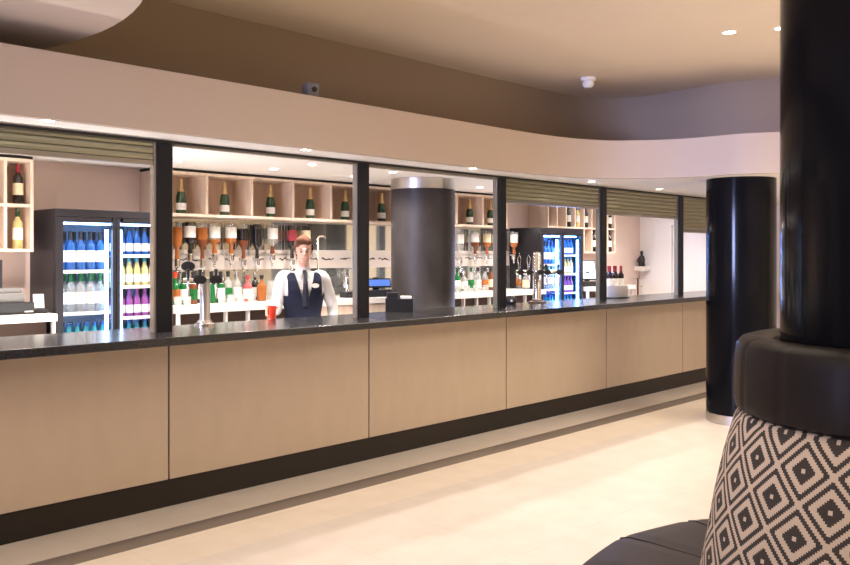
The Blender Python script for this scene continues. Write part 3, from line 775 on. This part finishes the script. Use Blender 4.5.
# small black dome left of second font
Y = 5.28
t = thing('glass_rinser', 'small round black ashtray like bowl left of the second beer font', 'bowl', (px(510.5, Y), Y, ZT + .0005))
obj('bowl', lt([(0, 0), (.05, 0), (.062, .02), (.062, .06), (.05, .075), (.042, .06), (.04, .02), (0, .016)], 24, cap=False), 'black', t, True)
obj('bowl_mark', lt([(0, 0), (.012, 0), (.012, .002), (0, .003)], 12, T=Matrix.Rotation(R(-42), 4, 'Z') @ Matrix.Translation((0, -.0615, .04)) @ Matrix.Rotation(R(90), 4, 'X')), 'label', t)

# oval ice bucket with wine bottles
Y = 5.25; X = px(614, Y)
t = thing('ice_bucket', 'wide white ribbed bucket on a dark tray, full of bottles', 'bucket', (X, Y, ZT + .0005))
b = B(); n = 80
rows = []
for (r, z) in [(.0, .012), (.19, .012), (.198, .02), (.205, .13), (.21, .145), (.203, .145), (.198, .13), (.188, .062), (0, .062)]:
    if r == 0: rows.append([b.verts.new((0, 0, z))]); continue
    rows.append([b.verts.new(((r + (.002 * math.cos(20 * 2 * PI * i / n * 2) if z < .14 and .196 < r < .207 else 0)) * math.cos(2 * PI * i / n), .72 * r * math.sin(2 * PI * i / n), z)) for i in range(n)])
for a, c in zip(rows, rows[1:]):
    for i in range(n):
        j = (i + 1) % n
        if len(a) == 1: b.faces.new((a[0], c[i], c[j]))
        elif len(c) == 1: b.faces.new((a[i], a[j], c[0]))
        else: b.faces.new((a[i], a[j], c[j], c[i]))
obj('bucket', b, 'ice', t, True)
obj('tray', lt([(0, 0), (.215, 0), (.225, .006), (.22, .011), (0, .011)], 60, T=Matrix.Diagonal((1, .74, 1, 1))), 'black', t, True)
rb = make_bottle('wine_bottle', 'wine', 'darkglass', 'label', 'red', '', 'wine bottle')
for i, (dx, dy, l) in enumerate([(-.118, -.02, 'leftmost'), (-.059, .035, 'second from left'), (0, -.02, 'third from left'), (.059, .035, 'fourth from left'), (.118, -.02, 'rightmost')]):
    l = f'red capped wine bottle in the white bucket, {l}'; loc = (X + dx, Y + dy, ZT + .066)
    if i == 0: rb.location = loc; rb['label'] = l; rb['group'] = 'red capped bottles in the bucket'
    else: dup(rb, loc, 0, l, 'red capped bottles in the bucket')

# end wall shelf, figure and stand
Yw = 6.32; 
def ye(x):                      # Y on the end wall plane (X = XE) at image column x
    r = (x - CX) / F; return XE * (FW[1] + RT[1] * r) / (FW[0] + RT[0] * r)
ys = ye(645) ; t = thing('wall_shelf', 'small white wall shelf on the end wall under the dark figure', 'shelf', (XE - .17, ys, 1.39))
obj('board', bx(0, .169, -.10, .10, 0, .07, bev=.003), 'whitetop', t)
t = thing('figurine', 'small dark seated figurine on the white wall shelf', 'figurine', (XE - .10, ys, 1.4605))
obj('figure', (lambda b: (lathe(b, [(0, 0), (.05, 0), (.055, .02), (.045, .06), (.05, .11), (.035, .16), (.015, .18), (.024, .205), (.022, .235), (0, .25)], 18), tube(b, [(-.02, -.03, .14), (-.03, -.06, .09), (-.04, -.02, .05)], .012), tube(b, [(-.02, .03, .14), (-.03, .06, .09), (-.04, .02, .05)], .012), b)[-1])(B()), 'black', t, True)
t = thing('display_stand', 'thin black display stand below the wall shelf', 'stand', (XE - .25, ys - .02, 0))
obj('stand_base', lt([(0, 0), (.12, 0), (.12, .015), (.015, .03), (0, .03)], 24), 'black', t, True)
obj('stand_pole', lt([(.012, .03), (.012, 1.28)], 12), 'black', t, True)
for k, z in enumerate((.98, 1.14, 1.26)):
    obj('stand_arm', tube(B(), [(0, -.09, z + .02), (0, 0, z), (0, .09, z + .02)], .007), 'steel', t, True)
Y = 6.3

# ------------------------------------------------------------------ lamps
def downlight(x, y, z, label, group, power, lens, color, size=.05, cone=115, rr=.034):
    t = thing('downlight', label, 'ceiling light', (x, y, z), 0, group)
    obj('trim_ring', lt([(rr + .004, -.0005), (rr + .014, -.0005), (rr + .014, -.004), (rr + .002, -.006), (rr, -.001)], 24, close=True), 'white', t, True)
    obj('lens', lt([(0, -.0008), (rr, -.0008), (rr, -.003), (0, -.0035)], 20, cap=False), lens, t)
    l = bpy.data.lights.new('downlight_lamp', 'SPOT'); l.energy = power; l.color = color; l.spot_size = R(cone); l.spot_blend = .9; l.shadow_soft_size = size
    o = bpy.data.objects.new('downlight_lamp', l); C.objects.link(o); o.parent = t; o.location = (0, 0, -.012)
    return t
for x, l in ((48, 'downlight in the soffit above the first shutter'), (306, 'downlight in the soffit above the barman'), (473, 'downlight in the soffit above the smoked pillar'),
             (592, 'downlight in the soffit near the fourth post'), (659, 'downlight in the soffit above the last two shutters')):
    downlight(px(x, 4.72), 4.72, ZS + .003, l, 'soffit downlights', 60, 'lamp', (1, .82, .62))
k = 0
for j, Y in enumerate((5.46, 6.0)):
    for i in range(9):
        x = 3.27 + .91 * i
        if abs(x - px(423, 5.81)) < .5 : continue
        downlight(x, Y, ZS + .003, f'white downlight in the bar ceiling, {"front" if j == 0 else "back"} row, {["by the first post", "left of the barman", "above the barman", "by the second post", "by the pillar", "right of the pillar", "by the third post", "by the right fridge", "near the end wall"][i]}', 'downlights over the bar aisle', 82, 'lampwhite', (1, .93, .88), .05, 150)
downlight(.9, 6.0, ZS + .003, 'added white downlight above the left till', 'downlights over the bar aisle', 190, 'lampwhite', (1, .93, .88), .05, 150)  # unseen lamp added to brighten the left bay
downlight(2.2, 5.7, ZS + .003, 'added white downlight above the left wine rack', 'downlights over the bar aisle', 190, 'lampwhite', (1, .93, .88), .05, 150)  # unseen lamp added to brighten the pink wall
downlight(6.30, 2.88, ZC, 'recessed round downlight in the main ceiling', 'main ceiling downlights', 80, 'lamp', WARM, rr=.045)
downlight(6.47, 2.54, ZC, 'recessed downlight in the main ceiling, partly behind the front column', 'main ceiling downlights', 80, 'lamp', WARM, rr=.045)

# smoke detector and small box on the ledge
t = thing('smoke_detector', 'white smoke detector hanging under the main ceiling near the curved wall', 'smoke detector', (6.95, 4.62, ZC))
obj('mount', lt([(0, 0), (.075, 0), (.075, -.025), (.06, -.035), (0, -.035)], 28, cap=False), 'white', t, True)
obj('sensor', lt([(.045, -.036), (.055, -.05), (.055, -.075), (.035, -.095), (0, -.097)], 28, cap=False), 'white', t, True)
Y = 4.78
t = thing('sensor_box', 'small dark grey box standing on the ledge above the fascia', 'sensor', (px(311, Y), Y, ZF), R(-10))
obj('housing', bx(-.05, .045, -.05, .04, 0, .115, bev=.006), 'grey', t)
obj('front_lens', lt([(0, 0), (.02, 0), (.018, .01), (0, .012)], 14, T=Matrix.Translation((.0, -.05, .07)) @ Matrix.Rotation(R(90), 4, 'X')), 'black', t)

# ------------------------------------------------------------------ the barman
def skin_mesh(parts, voxel=.006, smooth_it=4):
    """parts: list of (points, radii) limbs or ready bmesh builders, fused to one surface"""
    b = B()
    for p in parts: p(b)
    me = bpy.data.meshes.new('tmp'); b.to_mesh(me); b.free()
    o = bpy.data.objects.new('tmp', me); C.objects.link(o)
    m = o.modifiers.new('r', 'REMESH'); m.mode = 'VOXEL'; m.voxel_size = voxel; m.use_smooth_shade = True
    if smooth_it: s = o.modifiers.new('s', 'SMOOTH'); s.iterations = smooth_it; s.factor = .5
    dg = bpy.context.evaluated_depsgraph_get(); dg.update()
    out = bpy.data.meshes.new_from_object(o.evaluated_get(dg)); bpy.data.objects.remove(o)
    for p in out.polygons: p.use_smooth = True
    return out
def part_from(name, me, m, parent):
    me.materials.clear(); me.materials.append(M[m]); me.name = name
    o = bpy.data.objects.new(name, me); C.objects.link(o); o.parent = parent; return o
def limb(pts, rs, n=14):
    def f(b):
        P = smooth_path(pts, 6); Q = smooth_path([(r,) for r in rs], 6)
        tube(b, P, [q[0] for q in Q], n)
        for p, r in ((P[0], Q[0][0]), (P[-1], Q[-1][0])):
            bmesh.ops.create_uvsphere(b, u_segments=14, v_segments=8, radius=r, matrix=Matrix.Translation(p))
    return f
def ell(c, r, rot=None, seg=20):
    def f(b):
        T = Matrix.Translation(c)
        if rot is not None: T = T @ rot
        bmesh.ops.create_uvsphere(b, u_segments=seg, v_segments=seg // 2 + 2, radius=1, matrix=T @ Matrix.Diagonal((*r, 1)))
    return f
def loft(secs, n=40, power=2.4):
    """secs: (z, cx, cy, rx, ry) superellipse rings"""
    def f(b):
        rows = []
        for z, cx_, cy_, rx, ry in secs:
            row = []
            for i in range(n):
                a = 2 * PI * i / n; c, s = math.cos(a), math.sin(a)
                row.append(b.verts.new((cx_ + rx * math.copysign(abs(c) ** (2 / power), c), cy_ + ry * math.copysign(abs(s) ** (2 / power), s), z)))
            rows.append(row)
        for a, c in zip(rows, rows[1:]):
            for i in range(n): b.faces.new((a[i], a[(i + 1) % n], c[(i + 1) % n], c[i]))
        b.faces.new(rows[0]); b.faces.new(rows[-1])
    return f
PYy = 5.66; PXx = px(303, PYy)
t = thing('person', 'barman in white shirt, navy waistcoat and tie standing behind the bar with a red glass', 'person', (PXx, PYy, 0), R(-27)); t.scale = (.93, 1, 1)
SH = 1.455                      # shoulder height
RS, LS = (-.175, .01, SH), (.175, .01, SH)
RE, LE = (-.245, -.01, 1.185), (.285, .055, 1.205)
RW, LW = (-.30, -.235, 1.20), (.265, -.04, .985)
HC = Vector((.0, -.025, 1.668)) # head centre
def headrot(v): return Matrix.Rotation(R(-6), 3, 'Z') @ Matrix.Rotation(R(4), 3, 'X') @ Vector(v)
def H(x, y, z): return tuple(HC + headrot((x, y, z)))
hr = (Matrix.Rotation(R(-6), 4, 'Z') @ Matrix.Rotation(R(4), 4, 'X'))
torso = [(.86, 0, .01, .155, .105), (.95, 0, .01, .165, .115), (1.05, 0, .005, .138, .102), (1.15, 0, .0, .143, .104), (1.25, 0, .0, .162, .112), (1.35, 0, 0, .185, .118), (1.42, 0, .005, .185, .105), (1.475, 0, .01, .145, .078), (1.505, 0, .012, .085, .06)]
hand_r = Vector((-.33, -.315, 1.195))
body = [loft([(z, a, b_, rx - .012, ry - .010) for z, a, b_, rx, ry in torso]),
        limb([(0, .01, 1.46), (0, -.005, 1.52), (0, -.012, 1.60)], [.062, .056, .054]),
        ell(H(0, .012, .035), (.074, .092, .092), hr), ell(H(0, -.025, -.03), (.058, .062, .085), hr), ell(H(0, -.055, -.085), (.030, .026, .024), hr),
        ell(H(0, -.088, -.008), (.011, .018, .022), hr, 12), ell(H(0, -.098, -.018), (.013, .012, .011), hr, 12), ell(H(0, -.082, .02), (.045, .012, .010), hr, 12),
        ell(H(-.074, .012, -.008), (.009, .015, .026), hr, 12), ell(H(.074, .012, -.008), (.009, .015, .026), hr, 12), ell(H(0, -.083, -.047), (.022, .012, .008), hr, 12),
        limb([(-.17, .01, 1.43), RE], [.046, .040]), limb([RE, RW], [.042, .027]), limb([(.17, .01, 1.43), LE], [.046, .040]), limb([LE, LW], [.042, .027]),
        limb([(-.085, .0, .92), (-.095, -.01, .50), (-.10, .02, .09)], [.085, .055, .038]), limb([(.085, .0, .92), (.10, -.01, .50), (.105, .02, .09)], [.085, .055, .038]),
        ell((-.10, -.05, .045), (.042, .12, .035)), ell((.105, -.05, .045), (.042, .12, .035))]
# right hand closed round the glass: palm, four fingers, thumb
GL = Vector((-.345, -.425, 1.195))     # glass axis centre (local)
d = (GL - Vector(RW)); d.z = 0; d.normalize(); sd = Vector((-d.y, d.x, 0))
palm = Vector(RW) + d * .055 - sd * .018
body += [limb([RW, tuple(palm), tuple(palm + d * .035)], [.026, .034, .030])]
for k, ln in enumerate((.9, 1.0, .96, .8)):
    z = GL.z + .036 - k * .021; pts = []
    for j, a in enumerate((-150, -115, -80, -45)):
        a = R(a * ln if j == 3 else a); q = GL - d * 0 + (d * math.cos(a + PI) * -1 + sd * math.sin(a)) * .046
        pts.append((q.x, q.y, z))
    base = palm + d * .025; pts[0] = (base.x - sd.x * .012, base.y - sd.y * .012, z)
    body.append(limb(pts, [.010, .0095, .009, .0078], 10))
pts = []
for j, a in enumerate((165, 125, 95)):
    a = R(a); q = GL + (d * math.cos(a + PI) * -1 + sd * math.sin(a)) * .047; pts.append((q.x, q.y, GL.z + .02 + .008 * j))
body.append(limb([tuple(Vector(RW) + d * .03 + sd * .012)] + pts, [.014, .0125, .0105, .009], 10))
# left hand relaxed
lw = Vector(LW); body.append(limb([tuple(lw), tuple(lw + Vector((-.004, -.015, -.05))), tuple(lw + Vector((-.006, -.022, -.085)))], [.025, .034, .030]))
for k, ln in enumerate((.070, .078, .073, .058)):
    o_ = lw + Vector((-.008, -.048 + k * .020, -.09)); body.append(limb([tuple(o_), tuple(o_ + Vector((-.004, -.004, -ln * .5))), tuple(o_ + Vector((-.020, 0, -ln)))], [.010, .0092, .008], 10))
o_ = lw + Vector((-.01, -.04, -.03)); body.append(limb([tuple(o_), tuple(o_ + Vector((-.012, -.022, -.035))), tuple(o_ + Vector((-.02, -.022, -.062)))], [.013, .011, .009], 10))
part_from('body', skin_mesh(body, .005, 3), 'skin', t)
# hair
hair = [ell(H(0, .022, .052), (.083, .098, .088), hr), ell(H(-.02, -.045, .098), (.058, .045, .032), hr, 14), ell(H(.03, -.05, .092), (.045, .038, .028), hr, 14), ell(H(0, .06, .0), (.074, .06, .08), hr, 16),
        ell(H(-.070, .0, .035), (.018, .035, .045), hr, 12), ell(H(.070, .0, .035), (.018, .035, .045), hr, 12)]
def cut_face(me):
    b = B(); b.from_mesh(me)
    inv = hr.to_3x3().inverted()
    dl = [v for v in b.verts if (lambda q: q.y < -.02 - .25 * max(0, .05 - q.z) * 0 and q.z < .050 + .22 * q.x)(inv @ (v.co - HC))]
    bmesh.ops.delete(b, geom=dl, context='VERTS'); b.to_mesh(me); b.free(); return me
part_from('hair', cut_face(skin_mesh(hair, .006, 3)), 'hair', t)
b = B()
for s in (-1, 1): bmesh.ops.create_uvsphere(b, u_segments=12, v_segments=8, radius=.0075, matrix=Matrix.Translation(H(.030 * s, -.080, .004)))
obj('eyes', b, 'eye', t, True)
b = B(); tube(b, [H(-.022, -.091, -.048), H(0, -.097, -.046), H(.022, -.091, -.048)], [.003, .006, .003], 8); obj('lips', b, 'lip', t, True)
b = B()
for s in (-1, 1): tube(b, [H(.014 * s, -.091, .024), H(.032 * s, -.088, .029), H(.048 * s, -.075, .024)], [.003, .004, .002], 6)
obj('eyebrows', b, 'hair', t)
# shirt
wr = Vector(RE).lerp(Vector(RW), .93); wl = Vector(LE).lerp(Vector(LW), .93)
shirt = [loft(torso[1:]), limb([(0, .01, 1.47), (0, .0, 1.53)], [.068, .064]),
         limb([(-.14, .01, 1.452), (-.190, .010, 1.42), RE], [.062, .066, .052]), limb([RE, tuple(wr)], [.052, .038]),
         limb([(.14, .01, 1.452), (.190, .012, 1.42), LE], [.062, .066, .052]), limb([LE, tuple(wl)], [.052, .038])]
part_from('shirt', skin_mesh(shirt, .006, 3), 'shirt', t)
b = B()
for s in (-1, 1):
    prism_pts = [(0.004 * s, -.066, 1.52), (.052 * s, -.050, 1.548), (.062 * s, -.045, 1.51), (.04 * s, -.098, 1.455)]
    vs = [b.verts.new(p) for p in prism_pts] + [b.verts.new((p[0], p[1] + .006, p[2])) for p in prism_pts]
    b.faces.new(vs[:4]); b.faces.new(vs[4:])
    for i in range(4): b.faces.new((vs[i], vs[(i + 1) % 4], vs[4 + (i + 1) % 4], vs[4 + i]))
obj('collar', b, 'shirt', t)
# waistcoat: outer shell with V neck and armholes
b = B()
V = [(z, a, c, rx + .014, ry + .014) for z, a, c, rx, ry in torso[1:]]
zs = [x[0] for x in V]
def at(z):
    for p, q in zip(V, V[1:]):
        if p[0] <= z <= q[0]:
            f = (z - p[0]) / (q[0] - p[0]); return [p[i] + (q[i] - p[i]) * f for i in range(5)]
    return list(V[-1])
rows = []; nz_ = 110; nn = 220
for k in range(nz_ + 1):
    z = .95 + (1.50 - .95) * k / nz_; _, a, c, rx, ry = at(z)
    rows.append([b.verts.new((a + rx * math.copysign(abs(math.cos(2 * PI * i / nn)) ** (2 / 2.4), math.cos(2 * PI * i / nn)), c + ry * math.copysign(abs(math.sin(2 * PI * i / nn)) ** (2 / 2.4), math.sin(2 * PI * i / nn)), z)) for i in range(nn)])
for a, c in zip(rows, rows[1:]):
    for i in range(nn):
        q = (a[i], a[(i + 1) % nn], c[(i + 1) % nn], c[i]); ct = sum((v.co for v in q), Vector()) / 4
        if ct.y < 0 and ct.z > 1.20 and abs(ct.x) < (ct.z - 1.20) * .30 + .004: continue
        if abs(ct.x) > .150 and 1.30 < ct.z < 1.47: continue
        if ct.z > 1.49: continue
        b.faces.new(q)
bmesh.ops.delete(b, geom=[v for v in b.verts if not v.link_faces], context='VERTS')
v_ = obj('waistcoat', b, 'vest', t, True)
sm = v_.modifiers.new('thick', 'SOLIDIFY'); sm.thickness = .006; sm.offset = 1
# tie
b = B()
tp = [(1.515, -.075, .016), (1.49, -.090, .020), (1.475, -.100, .013), (1.40, -.128, .022), (1.30, -.132, .028), (1.21, -.132, .030)]
L_ = []
for z, y, wd in tp: L_.append([b.verts.new((-wd, y, z)), b.verts.new((0, y - .008, z)), b.verts.new((wd, y, z)), b.verts.new((0, y + .006, z))])
for a, c in zip(L_, L_[1:]):
    for i in range(4): b.faces.new((a[i], a[(i + 1) % 4], c[(i + 1) % 4], c[i]))
b.faces.new(L_[0]); b.faces.new(L_[-1]); obj('tie', b, 'tie', t)
obj('name_badge', lt([(0, 0), (.026, 0), (.026, .004), (0, .005)], 20, T=Matrix.Translation((.085, -.142, 1.385)) @ Matrix.Rotation(R(90), 4, 'X') @ Matrix.Diagonal((1.3, .75, 1, 1))), 'label', t)
tr = [loft([(.84, 0, .01, .150, .105), (.90, 0, .01, .168, .118), (1.0, 0, .01, .168, .120)]),
      limb([(-.085, .0, .90), (-.095, -.01, .50), (-.10, .02, .10)], [.098, .072, .058]), limb([(.085, .0, .90), (.10, -.01, .50), (.105, .02, .10)], [.098, .072, .058])]
part_from('trousers', skin_mesh(tr, .012, 3), 'trouser', t)
for s, x in ((-1, -.10), (1, .105)):
    part_from('shoe', skin_mesh([ell((x, -.055, .045), (.050, .135, .040)), ell((x, .02, .06), (.046, .06, .055))], .01, 2), 'black', t)
# the red glass in his hand
Rz = Matrix.Rotation(R(-27), 3, 'Z'); gw = Rz @ Vector((GL.x * .93, GL.y, 0)); 
tg = thing('red_tumbler', 'bright red tumbler on the worktop held in the barman\'s hand', 'glass', (PXx + gw.x, PYy + gw.y, ZT + .0005))
obj('tumbler', lt([(0, 0), (.030, 0), (.033, .004), (.038, .10), (.0355, .10), (.031, .01), (0, .008)], 24, cap=False), 'brightred', tg, True)
print('GLASS', PXx + gw.x, PYy + gw.y)
